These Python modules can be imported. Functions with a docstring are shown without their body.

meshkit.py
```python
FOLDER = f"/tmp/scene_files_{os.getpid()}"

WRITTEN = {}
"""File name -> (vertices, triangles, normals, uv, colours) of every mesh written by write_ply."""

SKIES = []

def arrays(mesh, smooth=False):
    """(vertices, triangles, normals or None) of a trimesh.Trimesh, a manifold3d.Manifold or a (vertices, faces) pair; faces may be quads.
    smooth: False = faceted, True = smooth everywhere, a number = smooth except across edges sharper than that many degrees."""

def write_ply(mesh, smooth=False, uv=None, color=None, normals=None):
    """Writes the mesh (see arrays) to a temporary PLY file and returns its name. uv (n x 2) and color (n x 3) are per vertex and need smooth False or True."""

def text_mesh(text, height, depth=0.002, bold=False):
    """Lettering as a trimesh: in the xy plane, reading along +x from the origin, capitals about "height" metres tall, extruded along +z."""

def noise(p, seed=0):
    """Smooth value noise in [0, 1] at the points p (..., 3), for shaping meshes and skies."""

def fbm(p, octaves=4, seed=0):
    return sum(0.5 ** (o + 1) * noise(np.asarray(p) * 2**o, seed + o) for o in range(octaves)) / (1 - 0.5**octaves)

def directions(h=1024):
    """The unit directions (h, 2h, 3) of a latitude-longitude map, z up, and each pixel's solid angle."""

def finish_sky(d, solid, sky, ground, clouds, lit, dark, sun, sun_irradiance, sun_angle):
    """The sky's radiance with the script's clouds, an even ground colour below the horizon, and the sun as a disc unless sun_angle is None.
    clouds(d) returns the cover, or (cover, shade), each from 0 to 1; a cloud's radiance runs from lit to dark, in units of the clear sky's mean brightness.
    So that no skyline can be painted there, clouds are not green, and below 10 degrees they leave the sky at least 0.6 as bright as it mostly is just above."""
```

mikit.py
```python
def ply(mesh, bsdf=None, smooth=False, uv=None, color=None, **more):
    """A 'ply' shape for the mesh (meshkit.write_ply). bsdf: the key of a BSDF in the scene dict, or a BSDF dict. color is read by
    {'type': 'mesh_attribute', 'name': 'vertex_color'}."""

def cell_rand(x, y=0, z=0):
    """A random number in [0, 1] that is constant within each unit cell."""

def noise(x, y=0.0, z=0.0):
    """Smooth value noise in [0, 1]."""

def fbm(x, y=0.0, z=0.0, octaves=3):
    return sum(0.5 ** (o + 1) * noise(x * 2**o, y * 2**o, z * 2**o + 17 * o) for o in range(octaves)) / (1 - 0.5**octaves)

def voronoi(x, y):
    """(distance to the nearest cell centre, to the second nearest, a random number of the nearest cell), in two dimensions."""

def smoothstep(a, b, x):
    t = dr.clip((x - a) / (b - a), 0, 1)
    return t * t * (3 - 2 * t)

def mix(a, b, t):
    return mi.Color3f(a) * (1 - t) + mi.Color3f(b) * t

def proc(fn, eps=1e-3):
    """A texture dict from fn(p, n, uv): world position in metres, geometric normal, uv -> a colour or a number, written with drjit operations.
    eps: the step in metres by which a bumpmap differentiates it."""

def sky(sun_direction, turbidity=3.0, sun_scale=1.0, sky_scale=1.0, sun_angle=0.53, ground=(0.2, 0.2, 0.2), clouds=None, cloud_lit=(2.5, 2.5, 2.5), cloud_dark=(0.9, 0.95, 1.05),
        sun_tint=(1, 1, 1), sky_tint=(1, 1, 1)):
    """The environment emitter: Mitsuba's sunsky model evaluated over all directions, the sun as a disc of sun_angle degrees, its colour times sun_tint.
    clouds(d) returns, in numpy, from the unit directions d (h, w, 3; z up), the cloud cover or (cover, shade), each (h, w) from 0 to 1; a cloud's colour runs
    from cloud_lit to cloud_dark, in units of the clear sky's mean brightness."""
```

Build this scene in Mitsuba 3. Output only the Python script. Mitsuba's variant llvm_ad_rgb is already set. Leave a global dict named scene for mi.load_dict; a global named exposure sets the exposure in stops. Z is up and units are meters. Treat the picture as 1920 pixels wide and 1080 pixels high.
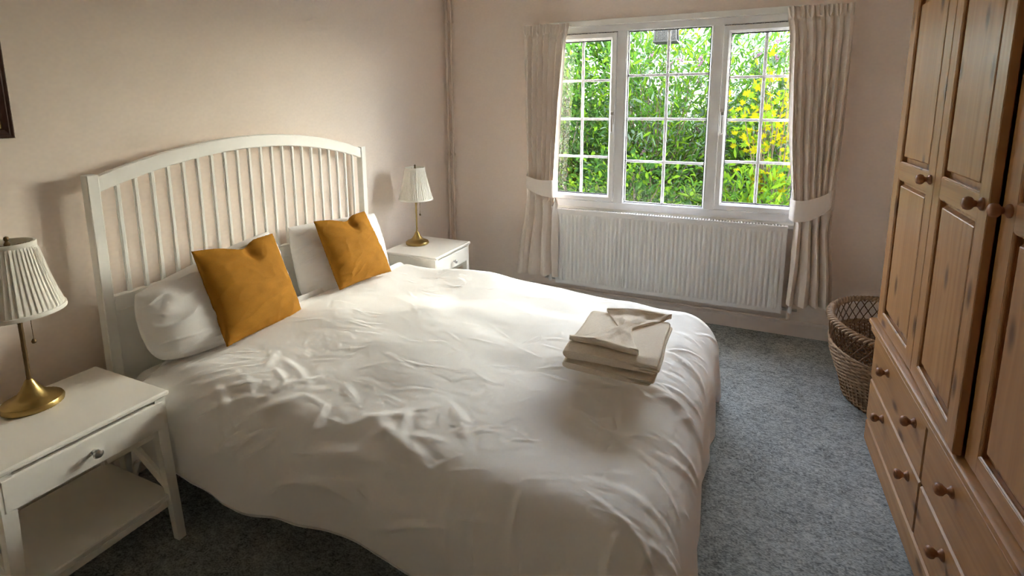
import math, random
import numpy as np, trimesh, manifold3d, drjit as dr, mitsuba as mi, mikit, meshkit
from mikit import noise, fbm, voronoi, cell_rand, smoothstep, mix, proc
from shapely.geometry import Polygon, box as sbox
from shapely import affinity
from shapely.ops import unary_union
T = mi.ScalarTransform4f
scene, labels = {}, {}
PI = math.pi

# ---------------------------------------------------------------- camera, sky, exposure
CAM = np.array([2.43008, -4.05681, 1.63474])
FWD = np.array([-0.39962889, 0.90240285, -0.16113918])
UP = np.array([-0.06260004, 0.14851007, 0.98692755])
scene['camera'] = {'type': 'perspective', 'fov': math.degrees(2 * math.atan(960 / 972.83)), 'fov_axis': 'x',
                   'to_world': T().look_at(origin=CAM.tolist(), target=(CAM + FWD).tolist(), up=UP.tolist()),
                   'principal_point_offset_x': 0.0, 'principal_point_offset_y': 180 / 1080, 'near_clip': 0.05, 'far_clip': 200.0}
def overcast(d):
    n = meshkit.fbm(d * np.array([2.2, 2.2, 4.0]), 3, 5)
    return 0.25 + 0.35 * n, 0.55 * n
scene['sky'] = mikit.sky((0.5, 0.8, 0.47), turbidity=6.0, sun_scale=0.0, sky_scale=1.0, sun_angle=None, ground=(0.16, 0.18, 0.12), clouds=overcast,
                         cloud_lit=(1.35, 1.38, 1.42), cloud_dark=(0.9, 0.93, 0.98), sky_tint=(.90, 1.0, 1.15))
exposure = 7.32

# ---------------------------------------------------------------- helpers
def add(key, shape):
    k, n = key, 0
    while k in scene:
        n += 1
        k = f'{key}_{n:03d}'
    scene[k] = shape
    return k
def put(key, mesh, bsdf, smooth=False, **kw):
    return add(key, mikit.ply(mesh, bsdf, smooth, **kw))
def thing(name, label, cat, group=None):
    k, n = name, 0
    while k in labels:
        n += 1
        k = f'{name}_{n:03d}'
    labels[k] = {'label': label, 'category': cat}
    if group: labels[k]['group'] = group
    return k
def struct(name, label=None):
    labels[name] = {'kind': 'structure', **({'label': label} if label else {})}
    return name
def note(key, label): labels[key] = {'label': label}
def hull(pts):
    m = manifold3d.Manifold.hull_points(np.asarray(pts, float)).to_mesh()
    return trimesh.Trimesh(np.array(m.vert_properties[:, :3]), np.array(m.tri_verts), process=False)
def cbox(lo, hi, c=0.003):
    lo, hi = np.minimum(lo, hi).astype(float), np.maximum(lo, hi).astype(float)
    c = min(c, 0.45 * (hi - lo).min())
    pts = []
    for s in np.ndindex(2, 2, 2):
        p = np.where(s, hi, lo)
        d = np.where(s, -c, c)
        for a in range(3):
            q = p + d
            q[a] = p[a]
            pts.append(q)
    return hull(pts)
def join(*ms): return trimesh.util.concatenate(list(ms))
def move(m, M): 
    m = m.copy(); m.apply_transform(M); return m
def rotz(a, c=(0, 0, 0)): return trimesh.transformations.rotation_matrix(a, [0, 0, 1], c)
def beam(p, q, w, h, c=0.002, up=(0, 0, 1)):
    """a bar of width w (sideways) and height h (along up) from p to q"""
    p, q = np.asarray(p, float), np.asarray(q, float)
    z = q - p; L = np.linalg.norm(z); z /= L
    x = np.cross(up, z); x /= np.linalg.norm(x); y = np.cross(z, x)
    m = cbox((-w / 2, -h / 2, 0), (w / 2, h / 2, L), c)
    M = np.eye(4); M[:3, 0], M[:3, 1], M[:3, 2], M[:3, 3] = x, y, z, p
    return move(m, M)
def grid_faces(n, m, wrap_n=False, wrap_m=False):
    i, j = np.meshgrid(np.arange(n if wrap_n else n - 1), np.arange(m if wrap_m else m - 1), indexing='ij')
    i, j = i.ravel(), j.ravel(); i2, j2 = (i + 1) % n, (j + 1) % m
    return np.stack([i * m + j, i2 * m + j, i2 * m + j2, i * m + j2], 1)
def tri(v, q):
    return trimesh.Trimesh(v, np.vstack([q[:, [0, 1, 2]], q[:, [0, 2, 3]]]), process=False)
def lathe(prof, n=40, at=(0, 0, 0)):
    """prof: (r, z) from bottom to top"""
    prof = np.asarray(prof, float); a = np.arange(n) / n * 2 * PI
    v = np.stack([prof[:, None, 0] * np.cos(a), prof[:, None, 0] * np.sin(a), prof[:, None, 1] + 0 * a], -1).reshape(-1, 3) + at
    q = grid_faces(len(prof), n, wrap_m=True)
    return tri(v, q[:, ::-1])
def tube(path, r, n=8, closed=False):
    P = np.asarray(path, float); m = len(P)
    R = np.broadcast_to(r, m)
    t = np.gradient(P, axis=0) if not closed else np.roll(P, -1, 0) - np.roll(P, 1, 0)
    t /= np.linalg.norm(t, axis=1, keepdims=True)
    u = np.cross(t[0], [0, 0, 1] if abs(t[0][2]) < .9 else [1, 0, 0]); u /= np.linalg.norm(u)
    a = np.arange(n) / n * 2 * PI; V = []
    for k in range(m):
        u = u - t[k] * (u @ t[k]); u /= np.linalg.norm(u)
        w = np.cross(t[k], u)
        V.append(P[k] + R[k] * (np.cos(a)[:, None] * u + np.sin(a)[:, None] * w))
    v = np.vstack(V); q = grid_faces(m, n, wrap_n=closed, wrap_m=True)[:, ::-1]
    mesh = tri(v, q)
    if not closed:
        c0, c1 = len(v), len(v) + 1
        f = [[c0, (k + 1) % n, k] for k in range(n)] + [[c1, (m - 1) * n + k, (m - 1) * n + (k + 1) % n] for k in range(n)]
        mesh = trimesh.Trimesh(np.vstack([v, P[0], P[-1]]), np.vstack([mesh.faces, f]), process=False)
    return mesh
def smoothed(m, edge, it=12):
    """refine a closed mesh and round it"""
    man = manifold3d.Manifold(manifold3d.Mesh(np.asarray(m.vertices, np.float32), np.asarray(m.faces, np.uint32))).refine_to_length(edge).to_mesh()
    t = trimesh.Trimesh(np.array(man.vert_properties[:, :3], float), np.array(man.tri_verts), process=True)
    trimesh.smoothing.filter_taubin(t, lamb=.5, nu=.5, iterations=it)
    return t
def sst(a, b, x):
    t = np.clip((x - a) / (b - a), 0, 1); return t * t * (3 - 2 * t)
def nz(p, seed=0): return meshkit.noise(p, seed) * 2 - 1
def ridge(p, seed=0): return 1 - np.abs(nz(p, seed))

# ---------------------------------------------------------------- materials
def mat(name, color, rough=0.5, spec=0.5, bump=None, bscale=1.0, two=False, **kw):
    b = {'type': 'principled', 'base_color': color if isinstance(color, dict) else {'type': 'rgb', 'value': list(color)}, 'roughness': rough, 'specular': spec, **kw}
    if bump is not None: b = {'type': 'bumpmap', 'arbitrary': bump, 'scale': bscale, 'bsdf': b}
    if two: b = {'type': 'twosided', 'bsdf': b}
    scene[name] = b
def c3(r, g, b): return mi.Color3f(r, g, b)
def wall_c(p, n, uv):
    a = fbm(p.x * 1.3, p.y * 1.3, p.z * 1.3)
    b = noise(p.x * 90, p.y * 90, p.z * 90)
    return mix(c3(.775, .675, .60), c3(.805, .715, .645), a) * (0.975 + 0.05 * b)
def wall_b(p, n, uv): return 0.5 * noise(p.x * 260, p.y * 260, p.z * 260) + fbm(p.x * 60, p.y * 60, p.z * 60)
mat('paint_wall', proc(wall_c), 0.75, 0.25, proc(wall_b, 2e-3), 0.0008, two=True)
mat('paint_ceiling', (.80, .78, .74), 0.8, 0.2, two=True)
mat('paint_skirting', (.70, .62, .57), 0.55, 0.35)
def carpet_c(p, n, uv):
    a = noise(p.x * 170 + 3, p.y * 260)
    b = noise(p.x * 60, p.y * 90 + 7)
    c = fbm(p.x * 9, p.y * 9)
    t = dr.clip(0.62 * a + 0.36 * b + 0.34 * c - 0.17, 0, 1)
    return mix(c3(.085, .092, .09), c3(.46, .48, .465), t)
def carpet_b(p, n, uv): return noise(p.x * 200, p.y * 260) + 0.6 * noise(p.x * 90, p.y * 110)
mat('carpet', proc(carpet_c), 0.95, 0.1, proc(carpet_b, 2e-3), 0.003, two=True)
mat('paint_white', (.80, .79, .755), 0.38, 0.4)
mat('paint_cream', (.80, .77, .71), 0.4, 0.4)
mat('upvc', (.83, .835, .84), 0.28, 0.5)
mat('gasket', (.03, .03, .032), 0.6, 0.3)
mat('enamel', (.82, .80, .785), 0.32, 0.45)
mat('pipe_paint', (.66, .56, .49), 0.45, 0.4)
mat('chrome', (.62, .61, .60), 0.22, 0.5, metallic=1.0)
def brass_c(p, n, uv):
    return mix(c3(.36, .24, .085), c3(.50, .36, .14), fbm(p.x * 25, p.y * 25, p.z * 25))
mat('brass', proc(brass_c), 0.33, 0.5, metallic=1.0)
mat('dark_brass', (.16, .10, .045), 0.45, 0.5, metallic=0.8)
def linen_c(p, n, uv): return c3(.73, .71, .69) * (0.98 + 0.04 * noise(p.x * 300, p.y * 300, p.z * 300))
def linen_b(p, n, uv): return fbm(p.x * 26 + 2.5 * noise(p.x * 7, p.y * 7, p.z * 7), p.y * 34, p.z * 22) + .4 * noise(p.x * 110, p.y * 90, p.z * 110)
mat('linen', proc(linen_c), 0.85, 0.2, proc(linen_b, 3e-3), 0.004, two=True, sheen=0.3)
def velvet_c(p, n, uv):
    a = fbm(p.x * 16, p.y * 16, p.z * 16)
    b = noise(p.x * 500, p.y * 500, p.z * 500)
    return mix(c3(.235, .098, .010), c3(.36, .160, .019), a) * (.9 + .2 * b)
def velvet_b(p, n, uv): return fbm(p.x * 30, p.y * 30, p.z * 30) + .5 * noise(p.x * 400, p.y * 400, p.z * 400)
mat('velvet', proc(velvet_c), 0.8, 0.15, proc(velvet_b, 2e-3), 0.003, two=True, sheen=0.6, sheen_tint=0.8)
def curtain_c(p, n, uv):
    w = noise(p.x * 350, p.y * 350, p.z * 40)
    return mix(c3(.75, .67, .60), c3(.80, .725, .66), w)
mat('curtain_cloth', proc(curtain_c), 0.85, 0.15, two=True, sheen=0.2)
def towel_c(p, n, uv): return mix(c3(.70, .625, .53), c3(.78, .70, .605), noise(p.x * 220, p.y * 220, p.z * 220))
def towel_b(p, n, uv): return noise(p.x * 380, p.y * 380, p.z * 380) + fbm(p.x * 45, p.y * 45, p.z * 45)
mat('towelling', proc(towel_c), 0.95, 0.1, proc(towel_b, 1.5e-3), 0.0025, two=True, sheen=0.4)
def shade_c(p, n, uv): return c3(.80, .775, .71) * (.97 + .06 * noise(p.x * 250, p.y * 250, p.z * 60))
mat('shade_cloth', proc(shade_c), 0.8, 0.2, two=True)
def pine(across, along, other, up):
    """pine with its grain along the axis 'along'"""
    a = across * 1.0; l = along * 1.0
    # knots: rare dark ovals, the grain bends round them
    ku, kv = a * 7.5, l * 3.1
    d, d2, r = voronoi(ku, kv)
    kn = dr.select(r > .60, smoothstep(.20, .03, d), 0.0)
    halo = dr.select(r > .60, smoothstep(.55, .1, d), 0.0)
    warp = fbm(a * 4, l * .8, other * 3) * .06 + halo * .012
    g = noise((a + warp) * 75, l * 1.1, other * 20) * .6 + noise((a + warp) * 230, l * 3, other * 60) * .4
    ring = fbm((a + warp) * 17, l * .5, 3.0)
    col = mix(c3(.39, .208, .080), c3(.265, .112, .038), dr.clip(g * .75 + ring * .55 - .28, 0, 1))
    col = mix(col, c3(.46, .27, .112), smoothstep(.6, .85, ring) * .5)
    return mix(col, c3(.10, .04, .018), kn * .85)
scene_pine = {}
def pine_v(p, n, uv): return pine(p.y + p.x * .3, p.z, p.x, 0)
def pine_h(p, n, uv): return pine(p.z + p.x * .3, p.y + 5, p.x, 0)
mat('pine_upright', proc(pine_v), 0.36, 0.4, clearcoat=.15)
mat('pine_level', proc(pine_h), 0.36, 0.4, clearcoat=.15)
def knob_c(p, n, uv): return mix(c3(.34, .15, .06), c3(.22, .09, .035), noise(p.x * 120, p.y * 120, p.z * 30))
mat('pine_turned', proc(knob_c), 0.4, 0.4)
mat('dark_inside', (.10, .05, .025), 0.8, 0.2)
def wick_c(p, n, uv): return mix(c3(.22, .135, .075), c3(.42, .29, .18), noise(p.x * 60, p.y * 60, p.z * 60))
mat('wicker', proc(wick_c), 0.6, 0.3)
mat('wicker_dark', (.16, .085, .045), 0.6, 0.3)
mat('frame_dark', (.035, .014, .009), 0.3, 0.5)
mat('gilt', (.42, .30, .12), 0.4, 0.5, metallic=.7)
mat('paper', (.70, .66, .56), 0.8, 0.2)
scene['glass'] = {'type': 'thindielectric'}
mat('soil', (.055, .045, .03), 0.95, 0.1, two=True)
mat('render_outside', (.60, .58, .54), 0.9, 0.1, two=True)
mat('bark', (.10, .075, .05), 0.9, 0.1)
mat('lantern_metal', (.03, .032, .034), 0.5, 0.4)
mat('slate_grey', (.07, .08, .09), 0.7, 0.3, two=True)
mat('shed_wood', (.16, .11, .075), 0.85, 0.15, two=True)
def leaf_mat(name, col, tr):
    scene[name] = {'type': 'principledthin', 'base_color': {'type': 'rgb', 'value': list(col)}, 'roughness': 0.45, 'spec_trans': 0.0, 'diff_trans': tr, 'eta': 1.4}
leaf_mat('leaf_mid', (.055, .125, .018), .9)
leaf_mat('leaf_lime', (.125, .22, .015), .95)
leaf_mat('leaf_yellow', (.27, .235, .008), .95)
leaf_mat('leaf_deep', (.028, .066, .016), .8)
leaf_mat('leaf_silver', (.13, .18, .115), .8)
leaf_mat('petal_pink', (.34, .19, .27), .8)

# ---------------------------------------------------------------- the room (x = 0 headboard wall, y = 0 window wall, z = 0 carpet)
XR, YF, ZC, TH = 3.70, -5.3, 2.56, 0.28
WX0, WX1, WZ0, WZ1 = 0.955, 2.825, 0.832, 2.25
def slab(name, lo, hi, m, label):
    put(struct(name, label), cbox(lo, hi, 0.0005), m)
slab('floor', (0, YF, -0.12), (XR, 0, 0), 'carpet', 'grey fleck carpet covering the whole bedroom floor')
slab('ceiling', (-TH, YF - TH, ZC), (XR + TH, TH, ZC + .15), 'paint_ceiling', 'plain off-white ceiling over the room')
slab('wall_left', (-TH, YF - TH, -.12), (0, TH, ZC), 'paint_wall', 'pale pink-beige painted wall behind the headboard')
slab('wall_right', (XR, YF - TH, -.12), (XR + TH, TH, ZC), 'paint_wall', 'painted wall behind the pine wardrobe')
slab('wall_front', (0, YF - TH, -.12), (XR, YF, ZC), 'paint_wall', 'painted wall behind the camera')
wb = trimesh.util.concatenate([cbox(a, b, .0003) for a, b in (
    ((0, 0, -.12), (WX0, TH, ZC)), ((WX1, 0, -.12), (XR, TH, ZC)), ((WX0, 0, -.12), (WX1, TH, WZ0)), ((WX0, 0, WZ1), (WX1, TH, ZC)))])
put(struct('wall_back', 'pale pink-beige painted wall around the window'), wb, 'paint_wall')
def skirting(p0, p1, nrm):
    h, t = .11, .018
    pr = Polygon([(0, 0), (t, 0), (t, h - .022), (t * .75, h - .012), (t * .35, h), (0, h)])
    L = np.linalg.norm(np.subtract(p1, p0)); d = np.subtract(p1, p0) / L
    m = trimesh.creation.extrude_polygon(pr, L, engine='earcut')
    M = np.eye(4); M[:3, 0] = nrm; M[:3, 1] = (0, 0, 1); M[:3, 2] = d; M[:3, 3] = p0
    m = move(m, M); m.fix_normals()
    return m
up_ = [cbox((-TH, YF - TH, ZC + .15), (XR + TH, TH, 5.4), .01), cbox((-TH - .4, YF - TH - .4, 5.4), (XR + TH + .4, TH + .45, 5.52), .01)]
put(struct('roof', 'upper storey and eaves of the house over the bedroom'), join(*up_, hull([(-TH - .45, YF - TH - .45, 5.5), (XR + TH + .45, YF - TH - .45, 5.5), (-TH - .45, TH + .5, 5.5), (XR + TH + .45, TH + .5, 5.5), (-TH - .45, YF / 2, 7.4), (XR + TH + .45, YF / 2, 7.4)])), 'render_outside')
put(struct('baseboard_back', 'painted skirting board under the radiator'), skirting((0, 0, 0), (XR, 0, 0), (0, -1, 0)), 'paint_skirting')
put(struct('baseboard_left', 'painted skirting board along the headboard wall'), skirting((0, YF, 0), (0, -.02, 0), (1, 0, 0)), 'paint_skirting')
put(struct('trim_1', 'white wooden batten above the window'), cbox((WX0 + .02, -.032, WZ1), (WX1 - .06, 0.0, WZ1 + .042), .003), 'paint_white')

# ---------------------------------------------------------------- window
w = struct('window_1', 'white three-light window with glazing bars')
F0, F1 = -.012, .055
GX = [(1.02, 1.469), (1.600, 2.185), (2.317, 2.765)]
GZ = [(.941, 2.140), (.892, 2.196), (.941, 2.140)]
def bars(key, parts, m='upvc'): return put(key, join(*[cbox(a, b, c) for a, b, c in parts]), m)
bars('window_1__outer_frame', [((WX0, F0, WZ1 - .052), (WX1, F1, WZ1), .004), ((WX0, F0 - .004, WZ0 - .01), (WX1, F1, .888), .006),
     ((WX0, F0, WZ0), (WX0 + .045, F1, WZ1), .004), ((WX1 - .045, F0, WZ0), (WX1, F1, WZ1), .004)])
for k, (a, b) in enumerate(((1.517, 1.585), (2.200, 2.269))):
    put('window_1__mullion', cbox((a, F0 - .002, .88), (b, F1, 2.205), .004), 'upvc')
def frame_ring(x0, x1, z0, z1, wd, y0, y1, c=.004, bev=0.0):
    """a mitred rectangular ring, its inner edge bevelled back"""
    V, Q = [], []
    prof = [(0, y1), (0, y0 + c), (c, y0), (wd - bev - c * .3, y0), (wd, y0 + bev + c), (wd, y1)]
    for (dx, dz, cx, cz) in ((1, 1, x0, z0), (-1, 1, x1, z0), (-1, -1, x1, z1), (1, -1, x0, z1)):
        V += [(cx + dx * o, y, cz + dz * o) for o, y in prof]
    n = len(prof)
    for s in range(4):
        for k in range(n):
            a, b = s * n + k, s * n + (k + 1) % n; c2, d2 = ((s + 1) % 4) * n + (k + 1) % n, ((s + 1) % 4) * n + k
            Q.append((a, d2, c2, b))
    m = tri(np.array(V, float), np.array(Q)); m.fix_normals(); return m
put('window_1__bead', frame_ring(1.585, 2.200, .877, 2.211, .015, F0 - .002, F1, .002, .008), 'upvc')
for s in (0, 2):
    (x0, x1), (z0, z1) = GX[s], GZ[s]
    k = put('window_1__casement', frame_ring(x0 - .050, x1 + .050, z0 - .052, z1 + .052, .050, F0 - .020, F1 - .004, .005, .014), 'upvc')
    put('window_1__reveal_line' if False else 'window_1__gap', frame_ring(x0 - .056, x1 + .056, z0 - .058, z1 + .058, .007, F0 + .0005, F1, .001), 'gasket')
for s in range(3):
    (x0, x1), (z0, z1) = GX[s], GZ[s]
    y = .012
    put('window_1__seal', frame_ring(x0 - .001, x1 + .001, z0 - .001, z1 + .001, .006, y - .009, y + .006, .001), 'gasket')
    g = trimesh.Trimesh([(x0, y, z0), (x1, y, z0), (x1, y, z1), (x0, y, z1)], [(0, 1, 2), (0, 2, 3)], process=False)
    put('window_1__pane', g, 'glass')
    xm = (x0 + x1) / 2
    put('window_1__glazing_bar', cbox((xm - .011, y + .002, z0), (xm + .011, y + .012, z1), .002), 'upvc')
    for q in (1, 2, 3):
        zz = z0 + (z1 - z0) * q / 4
        put('window_1__glazing_bar', cbox((x0, y + .003, zz - .010), (x1, y + .011, zz + .010), .002), 'upvc')
for x, sg in ((1.497, -1), (2.289, 1)):
    hb = cbox((x - .013, F0 - .031, 1.50), (x + .013, F0 - .019, 1.60), .004)
    hl = cbox((x - .009, F0 - .052, 1.44), (x + .009, F0 - .038, 1.575), .006)
    hp = cbox((x - .008, F0 - .045, 1.55), (x + .008, F0 - .030, 1.575), .003)
    k = put('window_1__handle', join(hb, hl, hp), 'chrome')
# sloping inner ledge between frame and radiator
lp = Polygon([(0, .775), (.030, .79), (.034, .815), (.02, .83), (0, .835)])
m = trimesh.creation.extrude_polygon(lp, WX1 - WX0 + .06, engine='earcut')
M = np.eye(4); M[:3, 0] = (0, -1, 0); M[:3, 1] = (0, 0, 1); M[:3, 2] = (1, 0, 0); M[:3, 3] = (WX0 - .03, 0, 0)
m = move(m, M); m.fix_normals()
put('window_1__sill', m, 'paint_white')

# ---------------------------------------------------------------- heating pipes in the corner
for k, (x, yy, lab) in enumerate(((.036, -.040, 'slim painted heating pipe in the room corner, left one of the pair'), (.076, -.034, 'slim painted heating pipe in the room corner, right one of the pair'))):
    t = thing('heating_pipe', lab, 'pipe', )
    put(t + '__tube', tube([(x, yy, 0), (x, yy, 1.3), (x, yy, ZC)], .0115, 14), 'pipe_paint', 40)
    for z in (1.22, 2.36):
        put(t + '__clip', join(lathe([(.0115, z - .012), (.0165, z - .010), (.0165, z + .010), (.0115, z + .012)], 14, (x, yy, 0)), cbox((x - .008, yy + .008, z - .009), (x + .008, 0, z + .009), .002)), 'pipe_paint', 40)

# ---------------------------------------------------------------- radiator
t = thing('radiator', 'white ribbed panel radiator on the wall under the window', 'radiator')
RX0, RX1, RZ0, RZ1, RY = 1.071, 2.756, .183, .812, -.112
def rad_panel():
    n = 50; pitch = (RX1 - RX0 - .05) / n
    xs, ph = [], []
    for i in range(n):
        for q in (0, .14, .30, .42, .58, .70, .86):
            xs.append(RX0 + .025 + (i + q) * pitch); ph.append(q)
    xs = np.array([RX0, RX0 + .006, RX0 + .02] + xs + [RX1 - .022, RX1 - .006, RX1]); ph = np.array([-1, -1, -1] + ph + [-1, -1, -1.0])
    zs = np.array([RZ0, RZ0 + .006, RZ0 + .028, RZ0 + .034, RZ0 + .046, RZ0 + .06, RZ1 - .06, RZ1 - .046, RZ1 - .034, RZ1 - .028, RZ1 - .006, RZ1])
    prof = np.where(ph < 0, 0, sst(.10, .34, ph) * (1 - sst(.66, .90, ph)))
    zi = sst(RZ0 + .028, RZ0 + .06, zs) * (1 - sst(RZ1 - .06, RZ1 - .028, zs))
    edge = lambda v, a, b: np.where((v <= a + 1e-6) | (v >= b - 1e-6), .006, 0)
    Y = RY + .010 - .0115 * prof[:, None] * zi[None] + np.maximum(edge(xs, RX0, RX1)[:, None], edge(zs, RZ0, RZ1)[None])
    v = np.stack([np.broadcast_to(xs[:, None], Y.shape), Y, np.broadcast_to(zs[None], Y.shape)], -1).reshape(-1, 3)
    m = tri(v, grid_faces(len(xs), len(zs))); return m
rp = rad_panel()
if rp.face_normals[:, 1].mean() > 0: rp.invert()
put(t + '__front_panel', rp, 'enamel', 35)
put(t + '__back_panel', cbox((RX0, -.045, RZ0 + .01), (RX1, -.034, RZ1 - .01), .004), 'enamel')
for x in (RX0, RX1 - .006):
    put(t + '__side_panel', cbox((x, RY + .012, RZ0 + .004), (x + .006, -.03, RZ1 + .004), .002), 'enamel')
gr = [cbox((RX0, RY + .006, RZ1 - .004), (RX1, RY + .012, RZ1 + .008), .002), cbox((RX0, -.036, RZ1 - .004), (RX1, -.03, RZ1 + .008), .002)]
put(t + '__top_rail', join(*gr), 'enamel')
nf = 84
put(t + '__grille', join(*[cbox((RX0 + (i + .2) * (RX1 - RX0) / nf, RY + .010, RZ1 - .008), (RX0 + (i + .68) * (RX1 - RX0) / nf, -.034, RZ1 + .005), .001) for i in range(nf)]), 'enamel')
for x, s in ((RX1, 1), (RX0, -1)):
    vx = x + s * .055
    put(t + '__valve', join(lathe([(.0, -.016), (.013, -.015), (.014, .012), (.010, .020), (.010, .034), (.0125, .040), (.0115, .062), (.007, .070), (0, .072)], 18, (vx, -.07, .205)),
        tube([(x - s * .004, -.07, .215), (vx + s * .03, -.07, .215)], .008, 12)), 'enamel', 40)
    put(t + '__valve_nut', join(tube([(x + s * .008, -.07, .215), (x + s * .034, -.07, .215)], .0125, 6), tube([(vx + s * .014, -.07, .215), (vx + s * .045, -.07, .215)], .010, 6)), 'chrome')
vx = RX1 + .055
put(t + '__feed_pipe', tube([(vx, -.07, .19), (vx, -.07, .155), (vx - .004, -.066, .141), (vx - .02, -.06, .133), (RX0 + .3, -.05, .133), (RX0 - .2, -.05, .133)], .0085, 10), 'pipe_paint', 60)

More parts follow.
